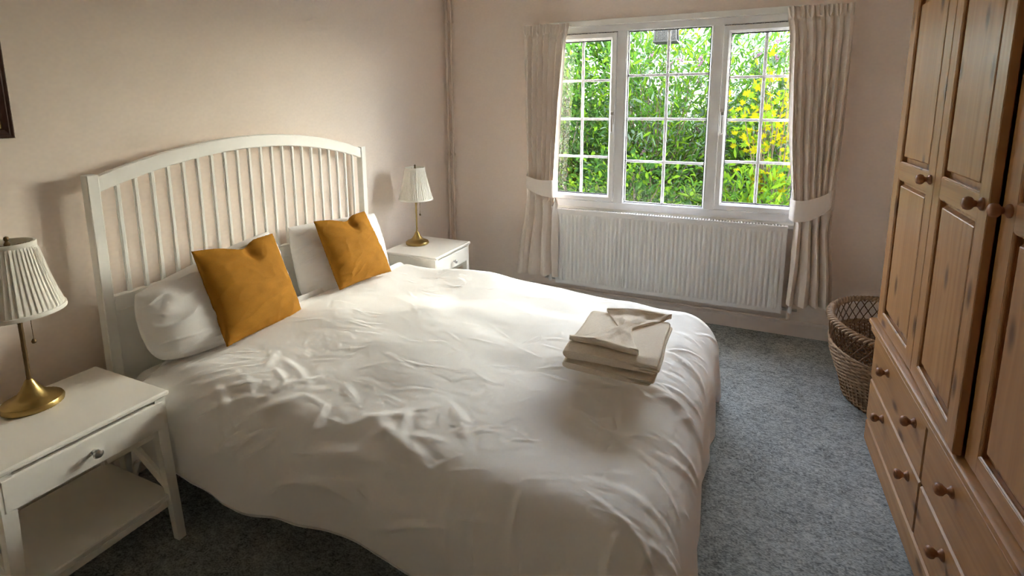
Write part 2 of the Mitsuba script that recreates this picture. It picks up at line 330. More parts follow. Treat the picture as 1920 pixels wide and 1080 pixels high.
# ---------------------------------------------------------------- curtains
def curtain(name, lab, zs_l, zs_r, zbot, ztop, folds, seed, side):
    """zs_l, zs_r: (z, x) tables of the left and right edges; side: +1 the right-hand curtain"""
    t = thing(name, lab, 'curtain', None)
    nu, nv = 220, 110
    u = np.linspace(0, 1, nu); z = np.concatenate([np.linspace(ztop, ztop - .11, 22), np.linspace(ztop - .115, zbot, nv - 22)])
    zl = np.array(sorted(zs_l)); zr = np.array(sorted(zs_r))
    U, Z = np.meshgrid(u, z, indexing='ij')
    tie_z = 1.0 + side * (.115 * (U - .5) * 2) * .55
    near = np.exp(-((Z - tie_z) / .13) ** 2)
    L = np.interp(Z, zl[:, 0], zl[:, 1]); R = np.interp(Z, zr[:, 0], zr[:, 1])
    r = np.random.default_rng(seed)
    wob = np.interp(u, np.linspace(0, 1, folds + 2), r.normal(0, .11, folds + 2))
    low = sst(.98, .90, Z - (tie_z - 1.0))
    ph = 2 * PI * (folds * U + wob[:, None] + .10 * np.sin(2.0 * Z + 6 * U)) * (1 - low) + 2 * PI * (4 * U + 1.2 * wob[:, None] + .08 * np.sin(5 * Z + 5 * U)) * low
    amp = .029 + .008 * sst(ztop - .1, ztop - .6, Z) + .010 * low
    amp = amp * (1 - .42 * near) * np.interp(u, [0, .06, .94, 1], [.5, 1, 1, .5])[:, None]
    wave = np.abs(np.sin(ph / 2)) ** .62 * 2 - .9
    head = sst(ztop - .085, ztop - .045, Z)                       # gathered pencil pleats above the tape
    pleat = np.sin(2 * PI * folds * 2.0 * U + .6 * np.sin(9 * U)) 
    cinch = np.exp(-((Z - (ztop - .075)) / .016) ** 2)
    Y = -.122 - .012 * near - amp * wave * (1 - .72 * head) * (1 - .45 * cinch) - .016 * pleat * head + .010 * cinch
    Y = Y - .030 * sst(.75, .55, Z)
    X = L + (R - L) * U + .0085 * np.sin(ph) * (1 - head) * (1 - .4 * near)
    Zz = Z + .012 * nz(np.stack([U * 7, Z * 0 + .3, Z * 0], -1), seed) * sst(zbot + .3, zbot, Z) + .006 * nz(np.stack([U * 16, Z * 0, Z * 0 + 2], -1), seed) * sst(ztop - .03, ztop, Z)
    Y = Y + .006 * nz(np.stack([U * 10, Z * 3, Z * 0], -1), seed + 1)
    front = np.stack([X, Y - .0015, Zz], -1).reshape(-1, 3); back = np.stack([X, Y + .0015, Zz], -1).reshape(-1, 3)
    q = grid_faces(nu, nv); n = nu * nv
    rim = np.concatenate([np.arange(nv), np.arange(1, nu) * nv + nv - 1, (nu - 1) * nv + np.arange(nv - 2, -1, -1), np.arange(nu - 2, 0, -1) * nv])
    rq = np.stack([rim, np.roll(rim, -1), np.roll(rim, -1) + n, rim + n], 1)
    m = tri(np.vstack([front, back]), np.vstack([q, q[:, ::-1] + n, rq[:, ::-1]]))
    put(t + '__drape', m, 'curtain_cloth', 60)
    # tie-back band: a curved strip round the front of the gathered cloth
    a = np.linspace(0, 1, 40)
    lowx, lowz, hix, hiz = (2.752, .948, 3.012, 1.062) if side > 0 else (1.094, .990, .812, 1.055)
    cx = lowx + (hix - lowx) * a
    cz = lowz + (hiz - lowz) * (a ** 1.5 if side > 0 else a) - .02 * np.sin(PI * a)
    cy = -.178 - .03 * np.sin(PI * a) ** .6 + .05 * (1 - sst(0, .10, a)) + .09 * sst(.86, 1.0, a)
    hw = np.interp(a, [0, .5, .9, 1], [.072, .070, .058, .05]) if side > 0 else np.interp(a, [0, 1], [.072, .047])
    V = []
    for off in (-.003, .003):
        for s in (-1, -.5, 0, .5, 1):
            V.append(np.stack([cx - .03 * s * hw / .07 * side * .4 * 0, cy + off - .004 * (1 - s * s), cz + s * hw], -1))
    V = np.array(V); n2 = 40
    q = grid_faces(5, n2); v = V.reshape(-1, 3); k = 5 * n2
    rim = np.concatenate([np.arange(n2), np.arange(1, 5) * n2 + n2 - 1, 4 * n2 + np.arange(n2 - 2, -1, -1), np.arange(3, 0, -1) * n2])
    rq = np.stack([rim, np.roll(rim, -1), np.roll(rim, -1) + k, rim + k], 1)
    mm = tri(v, np.vstack([q, q[:, ::-1] + k, rq[:, ::-1]])); mm.fix_normals()
    put(t + '__tieback', mm, 'curtain_cloth', 50)
    hk = tube([(hix + side * .004, 0, hiz), (hix + side * .004, -.05, hiz), (hix + side * .004, -.07, hiz + .01), (hix + side * .004, -.075, hiz + .03)], .004, 8)
    put(t + '__tieback_hook', hk, 'chrome', 40)
curtain('curtain', 'beige curtain tied back at the left side of the window', [(2.28, .792), (1.5, .812), (1.09, .828), (.9, .822), (.6, .785), (.24, .745)],
        [(2.28, 1.175), (2.15, 1.152), (1.8, 1.130), (1.3, 1.098), (1.0, 1.078), (.8, 1.098), (.24, 1.122)], .262, 2.268, 7, 3, -1)
curtain('curtain', 'beige curtain tied back at the right side of the window, nearer the wardrobe', [(2.28, 2.645), (2.1, 2.675), (1.8, 2.690), (1.4, 2.715), (1.0, 2.760), (.85, 2.790), (.6, 2.785), (.24, 2.770)],
        [(2.28, 3.018), (2.0, 3.022), (1.6, 3.018), (1.2, 3.006), (1.0, 3.004), (.8, 3.000), (.5, 3.030), (.24, 3.045)], .285, 2.272, 7, 11, 1)
t = thing('curtain_track', 'slim white curtain track above the window, mostly hidden by the curtains', 'curtain track')
put(t + '__rail', cbox((.80, -.078, 2.246), (1.17, -.064, 2.260), .002), 'paint_white')
put(t + '__rail', cbox((2.66, -.078, 2.246), (3.01, -.064, 2.260), .002), 'paint_white')
for x in (.86, 1.1, 2.72, 2.96):
    put(t + '__bracket', cbox((x - .01, -.070, 2.24), (x + .01, 0, 2.252), .002), 'paint_white')

# ---------------------------------------------------------------- pine wardrobe
t = thing('wardrobe', 'tall pine wardrobe with panelled doors above drawers along the right wall', 'wardrobe')
WY0, WY1, WXF = -2.85, -1.19, 3.095           # near end, far end, carcass front
ZD0, ZD1 = .635, 2.16                          # doors
put(t + '__carcass', join(
    cbox((WXF, WY1 - .022, .03), (3.66, WY1, 2.2), .003), cbox((WXF, WY0, .03), (3.66, WY0 + .022, 2.2), .003),
    cbox((3.64, WY0, .03), (3.66, WY1, 2.2), .002), cbox((WXF, WY0, 2.17), (3.66, WY1, 2.2), .002),
    cbox((WXF, WY0, .575), (3.66, WY1, .60), .002), cbox((WXF + .02, -1.76 - .011, .6), (3.64, -1.76 + .011, 2.18), .002)), 'pine_upright')
put(t + '__cornice', join(cbox((WXF - .03, WY0 - .03, 2.2), (3.68, WY1 + .03, 2.235), .006), cbox((WXF - .05, WY0 - .05, 2.235), (3.69, WY1 + .05, 2.26), .008)), 'pine_level')
put(t + '__plinth', cbox((WXF - .020, WY0, 0), (3.66, WY1, .118), .012), 'pine_level')
lp = Polygon([(0, .560), (.030, .560), (.036, .566), (.036, .584), (.026, .590), (.044, .600), (.050, .610), (.048, .624), (.036, .630), (0, .632)])
m = trimesh.creation.extrude_polygon(lp, WY1 - WY0 + .02, engine='earcut')
M = np.eye(4); M[:3, 0] = (-1, 0, 0); M[:3, 1] = (0, 0, 1); M[:3, 2] = (0, 1, 0); M[:3, 3] = (WXF, WY0 - .012, 0)
m = move(m, M); m.fix_normals()
put(t + '__ledge', m, 'pine_level', 30)
def knob(x, y, z, scale=1.0, M=None):
    pr = np.array([(0, .046), (.010, .0455), (.0165, .041), (.0195, .033), (.0175, .025), (.0105, .019), (.0085, .014), (.011, .009), (.0165, .006), (.0185, 0.003), (.0185, 0), (0, 0)])[::-1] * scale
    m = lathe(pr, 22); R = np.eye(4); R[:3, 0] = (0, 1, 0); R[:3, 1] = (0, 0, 1); R[:3, 2] = (-1, 0, 0)
    if np.linalg.det(R[:3, :3]) < 0: R[:3, 0] *= -1
    R[:3, 3] = (x, y, z); m = move(m, R)
    return move(m, M) if M is not None else m
def panel_mesh(y0, y1, z0, z1, xf, bev=.034, drop=.011):
    """a fielded panel: raised flat centre, bevels falling to the edges"""
    V = []
    for i, x in ((0, xf + .0185), (0, xf + .0165), (.020, xf + .0155), (.027, xf + .002), (.030, xf)):
        V += [(x, y0 + i, z0 + i), (x, y1 - i, z0 + i), (x, y1 - i, z1 - i), (x, y0 + i, z1 - i)]
    Q = [(s * 4 + k, s * 4 + (k + 1) % 4, (s + 1) * 4 + (k + 1) % 4, (s + 1) * 4 + k) for s in range(4) for k in range(4)] + [(16, 17, 18, 19)]
    m = tri(np.array(V, float), np.array(Q))
    if m.face_normals[-1][0] > 0: m.invert()
    return m
def door(y_near, y_far, knob_y, ajar=0.0):
    th, st = .024, .078
    x0, x1 = WXF - th, WXF - .001
    M = rotz(ajar, (WXF, y_far, 0)) if ajar else np.eye(4)
    zr = [(ZD0, ZD0 + .058), (1.318, 1.392), (2.075, ZD1)]
    d = put(t + '__door', join(*[move(cbox((x0, a, ZD0), (x1, b, ZD1), .0025), M) for a, b in ((y_near, y_near + st), (y_far - st, y_far))]), 'pine_upright')
    put(d + '__rail', move(cbox((x0 + .0004, y_near + st - .004, zr[0][0]), (x1, y_far - st + .004, zr[0][1]), .0025), M), 'pine_level')
    put(d + '__rail', move(cbox((x0 + .0004, y_near + st - .004, zr[1][0]), (x1, y_far - st + .004, zr[1][1]), .0025), M), 'pine_level')
    put(d + '__rail', move(cbox((x0 + .0004, y_near + st - .004, zr[2][0]), (x1, y_far - st + .004, zr[2][1]), .0025), M), 'pine_level')
    for za, zb in ((zr[0][1], zr[1][0]), (zr[1][1], zr[2][0])):
        put(d + '__panel', move(panel_mesh(y_near + st, y_far - st, za, zb, x0 + .005), M), 'pine_upright')
        # moulding strip round the opening
        mo = []
        for (a, b) in (((y_near + st, za), (y_near + st, zb)), ((y_far - st, za), (y_far - st, zb)), ((y_near + st, za), (y_far - st, za)), ((y_near + st, zb), (y_far - st, zb))):
            mo.append(beam((x0 + .006, *a), (x0 + .006, *b), .009, .009, .003, up=(1, 0, 0)))
        put(d + '__moulding', move(join(*mo), M), 'pine_upright')
    put(d + '__knob', knob(x0, knob_y, 1.368, 1.0, M), 'pine_turned', 35)
    return d
door(-1.752, -1.212, -1.712)
door(-2.292, -1.757, -2.250, -.050)
door(-2.832, -2.298, -2.345)
for (ya, yb) in ((-1.986, -1.205), (-2.835, -1.995)):
    for (za, zb) in ((.338, .552), (.126, .330)):
        d = put(t + '__drawer', cbox((WXF - .022, ya, za), (WXF - .002, yb, zb), .006), 'pine_level')
        L = yb - ya
        for y in (yb - .275, ya + .115) if yb > -1.9 else (yb - .255, ya + .16):
            put(d + '__knob', knob(WXF - .022, y, (za + zb) / 2 + .045, 1.0), 'pine_turned', 35)
put(t + '__drawer_box', cbox((WXF - .001, WY0 + .02, .1), (WXF + .02, WY1 - .02, .57), .002), 'dark_inside')

# ---------------------------------------------------------------- bed
t = thing('bed', 'white double bed with arched slatted headboard against the left wall', 'bed')
XH = .10; HY0, HY1 = -2.894, -1.243
for y in (HY0, HY1 - .043):
    put(t + '__headboard_post', cbox((XH - .045, y, 0), (XH, y + .043, 1.376), .003), 'paint_white')
ym, hw_ = (HY0 + HY1) / 2, (HY1 - HY0) / 2
arch_top = lambda y: 1.4955 - .1405 * np.abs((y - ym) / hw_) ** 2.0
def arch_rail():
    ys = np.linspace(HY0 + .043, HY1 - .043, 60); c = .004
    top, bot = arch_top(ys), arch_top(ys) - .066
    V = []
    for k in range(60):
        V += [(XH - .006, ys[k], top[k] - c), (XH - .006 - c, ys[k], top[k]), (XH - .036 + c, ys[k], top[k]), (XH - .036, ys[k], top[k] - c),
              (XH - .036, ys[k], bot[k] + c), (XH - .036 + c, ys[k], bot[k]), (XH - .006 - c, ys[k], bot[k]), (XH - .006, ys[k], bot[k] + c)]
    m = tri(np.array(V, float), grid_faces(60, 8, wrap_m=True)); m.fix_normals(); return m
put(t + '__arched_rail', arch_rail(), 'paint_white', 30)
put(t + '__lower_rail', cbox((XH - .034, HY0 + .043, .80), (XH - .002, HY1 - .043, .868), .003), 'paint_white')
put(t + '__headboard_panel', cbox((XH - .03, HY0 + .043, .30), (XH - .012, HY1 - .043, .802), .002), 'paint_white')
for k in range(21):
    y = HY0 + .043 + (k + 1) * (HY1 - HY0 - .086) / 22
    put(t + '__slat', cbox((XH - .028, y - .0095, .862), (XH - .013, y + .0095, arch_top(y) - .06), .004), 'paint_white')
for y in (-2.862, -1.292):
    put(t + '__side_rail', cbox((XH - .01, y, .22), (2.13, y + .024, .36), .003), 'paint_white')
put(t + '__foot_rail', cbox((2.105, -2.86, .22), (2.13, -1.27, .36), .003), 'paint_white')
for y in (-2.862, -1.318):
    put(t + '__foot_leg', cbox((2.085, y, 0), (2.135, y + .05, .37), .003), 'paint_white')
put(t + '__slatted_base', join(*[cbox((.16 + i * .125, -2.84, .29), (.23 + i * .125, -1.29, .31), .002) for i in range(16)]), 'paint_white')
def rbox(lo, hi, r, n=5):
    lo, hi = np.array(lo, float) + r, np.array(hi, float) - r
    s = trimesh.creation.icosphere(subdivisions=2, radius=r).vertices
    return hull(np.vstack([s + np.where(k, hi, lo) for k in np.ndindex(2, 2, 2)]))
t = thing('mattress', 'mattress in a white fitted sheet, seen at the bed head beside the pillow', 'mattress')
put(t, rbox((.125, -2.855, .31), (2.12, -1.275, .535), .055), 'linen', 60)

# duvet: a soft quilt over the mattress, hanging down on three sides
def duvet():
    xa, xb, ya, yb = .345, 2.175, -2.765, -1.275         # where it lies flat
    zt = .612
    A_f, A_n, A_b = .53, .455, .40                       # overhang at foot, near side, far side
    s = np.concatenate([np.linspace(-.10, 0, 16)[:-1], np.linspace(0, xb - xa, 270), np.linspace(0, A_f, 110)[1:] + xb - xa])
    tt = np.concatenate([-np.linspace(A_n, 0, 100)[:-1], np.linspace(0, yb - ya, 230), np.linspace(0, A_b, 60)[1:] + yb - ya])
    S, Q = np.meshgrid(s, tt, indexing='ij')
    Lx, Ly = xb - xa, yb - ya
    a = np.maximum(S - Lx, 0); b = np.where(Q < 0, Q, np.maximum(Q - Ly, 0))
    d = np.hypot(a, b); e = np.maximum(d, 1e-9)
    ux, uy = a / e, b / e
    R = .20 * ux ** 2 + np.where(b < 0, .22, .14) * uy ** 2; R = np.where(d > 0, R, .2)
    cx, cy = xa + np.clip(S, None, Lx), ya + np.clip(Q, 0, Ly)
    arc = R * PI / 2
    th = np.clip(d / R, 0, PI / 2)
    corner = np.abs(2 * a * b / (e * e))
    out = R * np.sin(th) + np.where(d > arc, (.03 + .20 * corner * (b > 0)) * (d - arc), 0)
    out = out - .045 * sst(.5, .1, S) * sst(.1, .3, d) * (b < 0)
    dn = R * (1 - np.cos(th)) + np.maximum(d - arc, 0)
    X, Y, Z = cx + ux * out, cy + uy * out, zt - dn
    # head edge: rolls down onto the sheet
    hd = np.clip(-S, 0, None)
    X = np.where(S < 0, xa - .055 * np.sin(np.clip(hd / .055, 0, PI / 2)), X)
    Z = np.where(S < 0, Z - .06 * (1 - np.cos(np.clip(hd / .055, 0, PI / 2))) - np.maximum(hd - .086, 0), Z)
    edge_wob = nz(np.stack([Q * 2.3, Q * 0, Q * 0], -1), 4) * .03 - .03 * sst(.55, 0, Q) + .05 * sst(Ly - .6, Ly - .1, Q)
    X = X + edge_wob * (1 - sst(0, .5, S))
    Z = Z - .065 * sst(.9, 2.3, cx) - .02 * sst(Ly - .7, Ly, Q) - .035 * sst(.45, .05, S) * sst(.45, .0, Q)
    P = np.stack([X, Y, Z], -1)
    C = np.stack([S, Q, 0 * S], -1)
    top = sst(.30, 0.0, d)
    puff = .026 * nz(C * [1.5, 1.7, 1] + 3.1, 1) + .014 * nz(C * [3.3, 3.6, 1] + 9, 2) + .006 * nz(C * [7, 7.5, 1] + 17, 3)
    puff = puff * sst(-.05, .25, S) + .020 * sst(.9, .1, np.hypot((S - 1.0) / 1.2, (Q - Ly / 2) / 1.0))
    # creases, one stroke each: (s, q, direction, length, width, height)
    r = np.random.default_rng(41); K = []
    for _ in range(210):                                  # short fine ones all over
        K.append((r.uniform(.05, 2.1), r.uniform(-.3, 1.5), r.normal(.25, .55), r.uniform(.05, .15), r.uniform(.006, .011), r.uniform(.0012, .0034)))
    for _ in range(26):                                   # diagonals on the near side
        K.append((r.uniform(.25, 1.5), r.uniform(-.33, .15), r.choice([-.75, .55]) + r.normal(0, .3), r.uniform(.10, .28), r.uniform(.011, .020), r.uniform(.003, .0085)))
    for k in range(9):                                    # fanned folds at the near head corner
        K.append((.03 + .032 * k + r.normal(0, .008), .10 - .012 * k, 1.45 - .09 * k + r.normal(0, .1), r.uniform(.16, .26), r.uniform(.010, .016), r.uniform(.004, .009)))
    for k in range(8):                                    # folds running down at the near foot corner
        K.append((1.42 + .085 * k + r.normal(0, .015), -.22 + r.normal(0, .05), 1.57 + r.normal(0, .18), r.uniform(.2, .36), r.uniform(.012, .022), r.uniform(.004, .010)))
    for k in range(20):                                   # over the foot end
        K.append((r.uniform(1.78, 2.15), r.uniform(-.1, 1.5), r.normal(-.15, .4), r.uniform(.10, .26), r.uniform(.010, .018), r.uniform(.003, .0075)))
    K += [(1.93, .62, -.35, .30, .040, .020), (1.95, .98, -.55, .28, .030, .015), (.62, -.10, .75, .25, .022, .011), (.98, -.15, .18, .34, .026, .012), (1.15, -.05, -.25, .30, .024, .009),
          (.5, -.2, -.8, .22, .02, .010), (.85, -.30, .45, .3, .022, .011), (1.72, .35, -.4, .22, .016, .006), (1.44, .62, .5, .12, .010, .004), (1.46, .56, .1, .12, .010, .004), (1.46, .66, .8, .10, .010, .004)]
    cre = np.zeros_like(S)
    wv = .02 * np.stack([nz(C * 6 + 20, 6), nz(C * 6 + 40, 7)], -1)
    for (sc, qc, an, ln, wd, h) in K:
        ca, sa = math.cos(an), math.sin(an)
        i0, i1 = np.searchsorted(s, sc - ln - .06), np.searchsorted(s, sc + ln + .06)
        j0, j1 = np.searchsorted(tt, qc - ln - .06), np.searchsorted(tt, qc + ln + .06)
        ss, qq = S[i0:i1, j0:j1] + wv[i0:i1, j0:j1, 0] - sc, Q[i0:i1, j0:j1] + wv[i0:i1, j0:j1, 1] - qc
        l = ss * ca + qq * sa; t_ = -ss * sa + qq * ca + .5 * l * l
        env = np.clip(1 - (l / (ln * .75)) ** 2, 0, 1) ** 1.5
        w_ = wd * (.55 + .45 * env)
        cre[i0:i1, j0:j1] += .8 * h * env * (np.exp(-(t_ / w_) ** 2) - .45 * np.exp(-((t_ - 1.9 * w_) / (1.2 * w_)) ** 2))
    per = np.where(np.abs(b) > a, cx, cy + 3.3) + .12 * np.arctan2(uy, ux + 1e-9)
    hang = sst(.12, .45, d)
    fold = nz(np.stack([per * 4.2, d * 1.6, 0 * d], -1), 12) + .45 * nz(np.stack([per * 9, d * 2.0, 0 * d + 4], -1), 13)
    disp = puff * (.45 + .55 * top) + cre * sst(-.09, -.02, S) + .020 * fold * hang
    gy = np.gradient(P, axis=0); gx = np.gradient(P, axis=1)
    N = np.cross(gy, gx); N /= np.linalg.norm(N, axis=-1, keepdims=True) + 1e-12
    if N[100, 150, 2] < 0: N = -N
    P = P + N * disp[..., None]
    P[..., 2] += .055 * sst(.45, 1.5, S) * (b < 0) * sst(.15, .42, d)
    P[..., 2] += .025 * nz(np.stack([per * 1.7, 0 * per, 0 * per], -1), 15) * sst(.25, .45, d)
    ns, nt = S.shape
    V = P.reshape(-1, 3); F = grid_faces(ns, nt)
    # soft hem: roll the boundary inwards so that the quilt has thickness
    rim = np.concatenate([np.arange(nt), np.arange(1, ns) * nt + nt - 1, (ns - 1) * nt + np.arange(nt - 2, -1, -1), np.arange(ns - 2, 0, -1) * nt])
    B = V[rim]; nr = N.reshape(-1, 3)[rim]; inn = -nr
    alongd = B - np.stack([np.clip(B[:, 0], xa + .1, xb - .05), np.clip(B[:, 1], ya + .05, yb - .05), B[:, 2] * 0 + .72], -1)
    alongd -= nr * (alongd * nr).sum(1, keepdims=True); alongd /= np.linalg.norm(alongd, axis=1, keepdims=True)
    prev, nv = rim, len(V); Vs, Fs = [V], [F]
    rr = .015
    for k in range(1, 9):
        ang = min(k, 6) / 6 * PI
        p = B + inn * rr * (1 - math.cos(ang)) + alongd * rr * math.sin(ang) - (alongd * .05 * (k - 6) if k > 6 else 0)
        Vs.append(p); cur = nv + np.arange(len(rim)); nv += len(rim)
        Fs.append(np.stack([prev, np.roll(prev, -1), np.roll(cur, -1), cur], 1)[:, ::-1]); prev = cur
    m = tri(np.vstack(Vs), np.vstack(Fs))
    if m.face_normals[40 * nt + 150][2] < 0: m.invert()
    return m
t = thing('duvet', 'white rumpled duvet spread over the bed and hanging over its sides', 'duvet')
put(t, duvet(), 'linen', True)

# ---------------------------------------------------------------- pillows and cushions
def pillow(corners, thick, seed, n=84, notch=0.0, sag=0.0, pinch=.05, wr=.008, power=2.4, rc=0.0):
    """corners: top left, top right, bottom right, bottom left (world), seen from the front"""
    tl, tr, br, bl = (np.array(c, float) for c in corners)
    u = np.sin(np.linspace(-PI / 2, PI / 2, n)) * .55 + np.linspace(-1, 1, n) * .45
    U, V = np.meshgrid(u, u, indexing='ij')
    cu = U * (1 - pinch * (1 - V ** 2)); cv = V * (1 - pinch * (1 - U ** 2))
    cv = cv - notch * np.exp(-((U - .12) / np.where(U < .12, .46, .21)) ** 2) * sst(-.1, 1, V) ** 2
    rnd = rc * np.where(V < 0, 1, .25) * U ** 4 * V ** 4
    cu, cv = cu * (1 - rnd), cv * (1 - rnd)
    a, b = (cu[..., None] + 1) / 2, (cv[..., None] + 1) / 2
    P = (bl * (1 - a) + br * a) * (1 - b) + (tl * (1 - a) + tr * a) * b
    nrm = np.cross(tr - tl, tl - bl); nrm /= np.linalg.norm(nrm)
    if nrm[0] < 0: nrm = -nrm
    tk = ((1 - np.abs(U) ** power) * (1 - np.abs(V) ** power)).clip(0) ** .55
    tk = tk * (1 + .25 * sag * -V)
    tk = tk * (1 - (.85 * np.exp(-((U - .13) / .14) ** 2) * sst(.35, .95, V) if notch else 0))
    C = np.stack([U, V, 0 * U], -1)
    wv = C + .22 * np.stack([nz(C * 1.6 + seed, seed), nz(C * 1.6 + seed + 5, seed + 1), 0 * U], -1)
    rad = np.stack([np.hypot(wv[..., 0], wv[..., 1]) * 1.3, np.arctan2(wv[..., 1], wv[..., 0]) * 2.4, 0 * U], -1)
    crease = wr * (ridge(wv * [2.6, 5.5, 1] + seed, seed + 2) ** 3 - .3) + .6 * wr * (ridge(rad * [1, 1.6, 1] + 3, seed + 3) ** 3) * sst(.3, .9, np.maximum(np.abs(U), np.abs(V)))
    body = thick / 2 * tk
    fr = P + nrm * (body + crease * sst(0, .35, tk))[..., None]
    bk = P - nrm * (body + .5 * crease * sst(0, .35, tk))[..., None]
    e = .0025
    fr += nrm * e; bk -= nrm * e
    q = grid_faces(n, n); N = n * n
    rim = np.concatenate([np.arange(n), np.arange(1, n) * n + n - 1, (n - 1) * n + np.arange(n - 2, -1, -1), np.arange(n - 2, 0, -1) * n])
    rq = np.stack([rim, np.roll(rim, -1), np.roll(rim, -1) + N, rim + N], 1)
    m = tri(np.vstack([fr.reshape(-1, 3), bk.reshape(-1, 3)]), np.vstack([q, q[:, ::-1] + N, rq[:, ::-1]]))
    m.fix_normals(); return m
def toward(c, s): return [tuple(CAM + (np.array(p) - CAM) * s) for p in c]
t = thing('pillow', 'plump white pillow leaning on the headboard at the near side of the bed', 'pillow')
put(t, pillow([(.215, -2.845, .892), (.150, -2.112, .992), (.335, -2.16, .545), (.335, -2.845, .605)], .25, 31, sag=.9, pinch=-.045, wr=.011, power=2.9, rc=.10), 'linen', True)
t = thing('pillow', 'white pillow leaning on the headboard behind the far mustard cushion', 'pillow')
put(t, pillow([(.135, -1.975, .975), (.165, -1.262, .925), (.33, -1.33, .52), (.275, -2.03, .57)], .18, 47, sag=.6, pinch=-.01, wr=.010, power=2.8, rc=.05), 'linen', True)
t = thing('cushion', 'mustard velvet cushion with a chopped top, at the near side of the bed', 'cushion')
put(t, pillow(toward([(.195, -2.573, .998), (.146, -2.091, .968), (.331, -2.099, .549), (.38, -2.58, .58)], .955), .15, 5, notch=.15, sag=.5, pinch=.04, wr=.0045), 'velvet', True)
t = thing('cushion', 'mustard velvet cushion with a chopped top, farther one nearer the window', 'cushion')
put(t, pillow(toward([(.150, -1.795, .974), (.163, -1.362, .956), (.371, -1.375, .571), (.341, -1.818, .585)], .955), .14, 8, notch=.15, sag=.5, pinch=.04, wr=.0045), 'velvet', True)

# ---------------------------------------------------------------- folded towels on the bed
def towel_slab(x0, x1, y0, y1, z0, h, seed, key):
    """three folded layers: round folds at the left and front, loose layer edges at the right"""
    W = x1 - x0
    pr = sbox(h * .5, .0, W, h).union(affinity.scale(Polygon([(math.cos(a), math.sin(a)) for a in np.linspace(0, 2 * PI, 40)]), h * .5, h * .5, origin=(0, 0)).__class__(
        [(h * .5 + h * .5 * math.cos(a), h * .5 + h * .5 * math.sin(a)) for a in np.linspace(0, 2 * PI, 40)]))
    for k in (1, 2):
        pr = pr.difference(sbox(W - .05 - .02 * k, h * k / 3 - .0016, W + .1, h * k / 3 + .0016))
    pr = pr.difference(sbox(W - .008, h * 2 / 3, W + 1, h + 1)).difference(sbox(W - .013, -1, W + 1, h / 3))
    m = trimesh.creation.extrude_polygon(pr, y1 - y0, engine='earcut')
    M = np.eye(4); M[:3, 0] = (1, 0, 0); M[:3, 1] = (0, 0, 1); M[:3, 2] = (0, 1, 0); M[:3, 3] = (x0, y0, z0)
    m = move(m, M); m.fix_normals()
    m.merge_vertices()
    m = smoothed(m, .009, 14)
    v = m.vertices
    v[:, 2] += .004 * nz(v * 9 + seed, seed) - .010 * sst(y0 + .05, y0, v[:, 1]) * (v[:, 2] - z0) / h
    v[:, 0] += .006 * nz(v * 6 + seed + 3, seed + 1); v[:, 1] += .007 * nz(v * 6 + seed + 9, seed + 2)
    put(key, m, 'towelling', 50)
t = thing('towel', 'folded beige bath towel, bottom one of the stack on the duvet', 'towel')
towel_slab(1.835, 2.190, -2.255, -1.850, .632, .034, 3, t)
t = thing('towel', 'folded beige bath towel, upper of the two thick towels on the duvet', 'towel')
towel_slab(1.842, 2.205, -2.240, -1.835, .668, .044, 9, t)
def flannel():
    n, mvs = 90, 60
    u = np.linspace(-1, 1, n); v = np.linspace(-1, 1, mvs)
    U, V = np.meshgrid(u, v, indexing='ij')
    p0, p1, kn = np.array([2.055, -1.815]), np.array([1.985, -2.185]), np.array([2.03, -1.985])
    # the centre line runs from the back wing through the knot to the front wing
    s = np.abs(U)
    end = np.where(U[..., None] < 0, p0, p1)
    c = kn + (end - kn) * s[..., None]
    hw = .030 + .115 * s ** 1.1
    dirn = np.where(U[..., None] < 0, np.array([.97, .10]), np.array([.965, -.10])); 
    xy = c + dirn * (V * hw)[..., None]
    pleat = np.cos(V * PI * 1.5 + 1.0) * .0055 * (.3 + .7 * s)
    z = .716 + .020 * (1 - V ** 2) * (1 - .55 * s) + .012 * sst(.72, 1, s) + pleat * (1 - V ** 4) + .006 * nz(np.stack([U * 4, V * 4, 0 * U], -1), 21)
    z = z + .006 * sst(.6, 1, np.abs(V)) * s
    top = np.concatenate([xy, z[..., None]], -1)
    # end rolls
    bot = top.copy(); bot[..., 2] = np.minimum(top[..., 2] - .010, .7165)
    bot[..., 2] = np.maximum(bot[..., 2], .711)
    q = grid_faces(n, mvs); N = n * mvs
    rim = np.concatenate([np.arange(mvs), np.arange(1, n) * mvs + mvs - 1, (n - 1) * mvs + np.arange(mvs - 2, -1, -1), np.arange(n - 2, 0, -1) * mvs])
    rq = np.stack([rim, np.roll(rim, -1), np.roll(rim, -1) + N, rim + N], 1)
    m = tri(np.vstack([top.reshape(-1, 3), bot.reshape(-1, 3)]), np.vstack([q, q[:, ::-1] + N, rq[:, ::-1]])); m.fix_normals()
    rolls = []
    for e, d in ((p0, np.array([.97, .10])), (p1, np.array([.965, -.10]))):
        k = np.linspace(-1, 1, 24)
        pts = np.stack([e[0] + d[0] * k * .142, e[1] + d[1] * k * .142, .727 + .004 * np.cos(3 * k)], -1)
        rolls.append(tube(pts, .0125 * (1 - .25 * np.abs(k) ** 4), 12))
    return m, rolls
t = thing('flannel', 'small beige flannel twisted into a bow on top of the towels', 'towel')
m, rolls = flannel()
put(t + '__cloth', m, 'towelling', 50)
for r_ in rolls: put(t + '__rolled_hem', r_, 'towelling', 50)

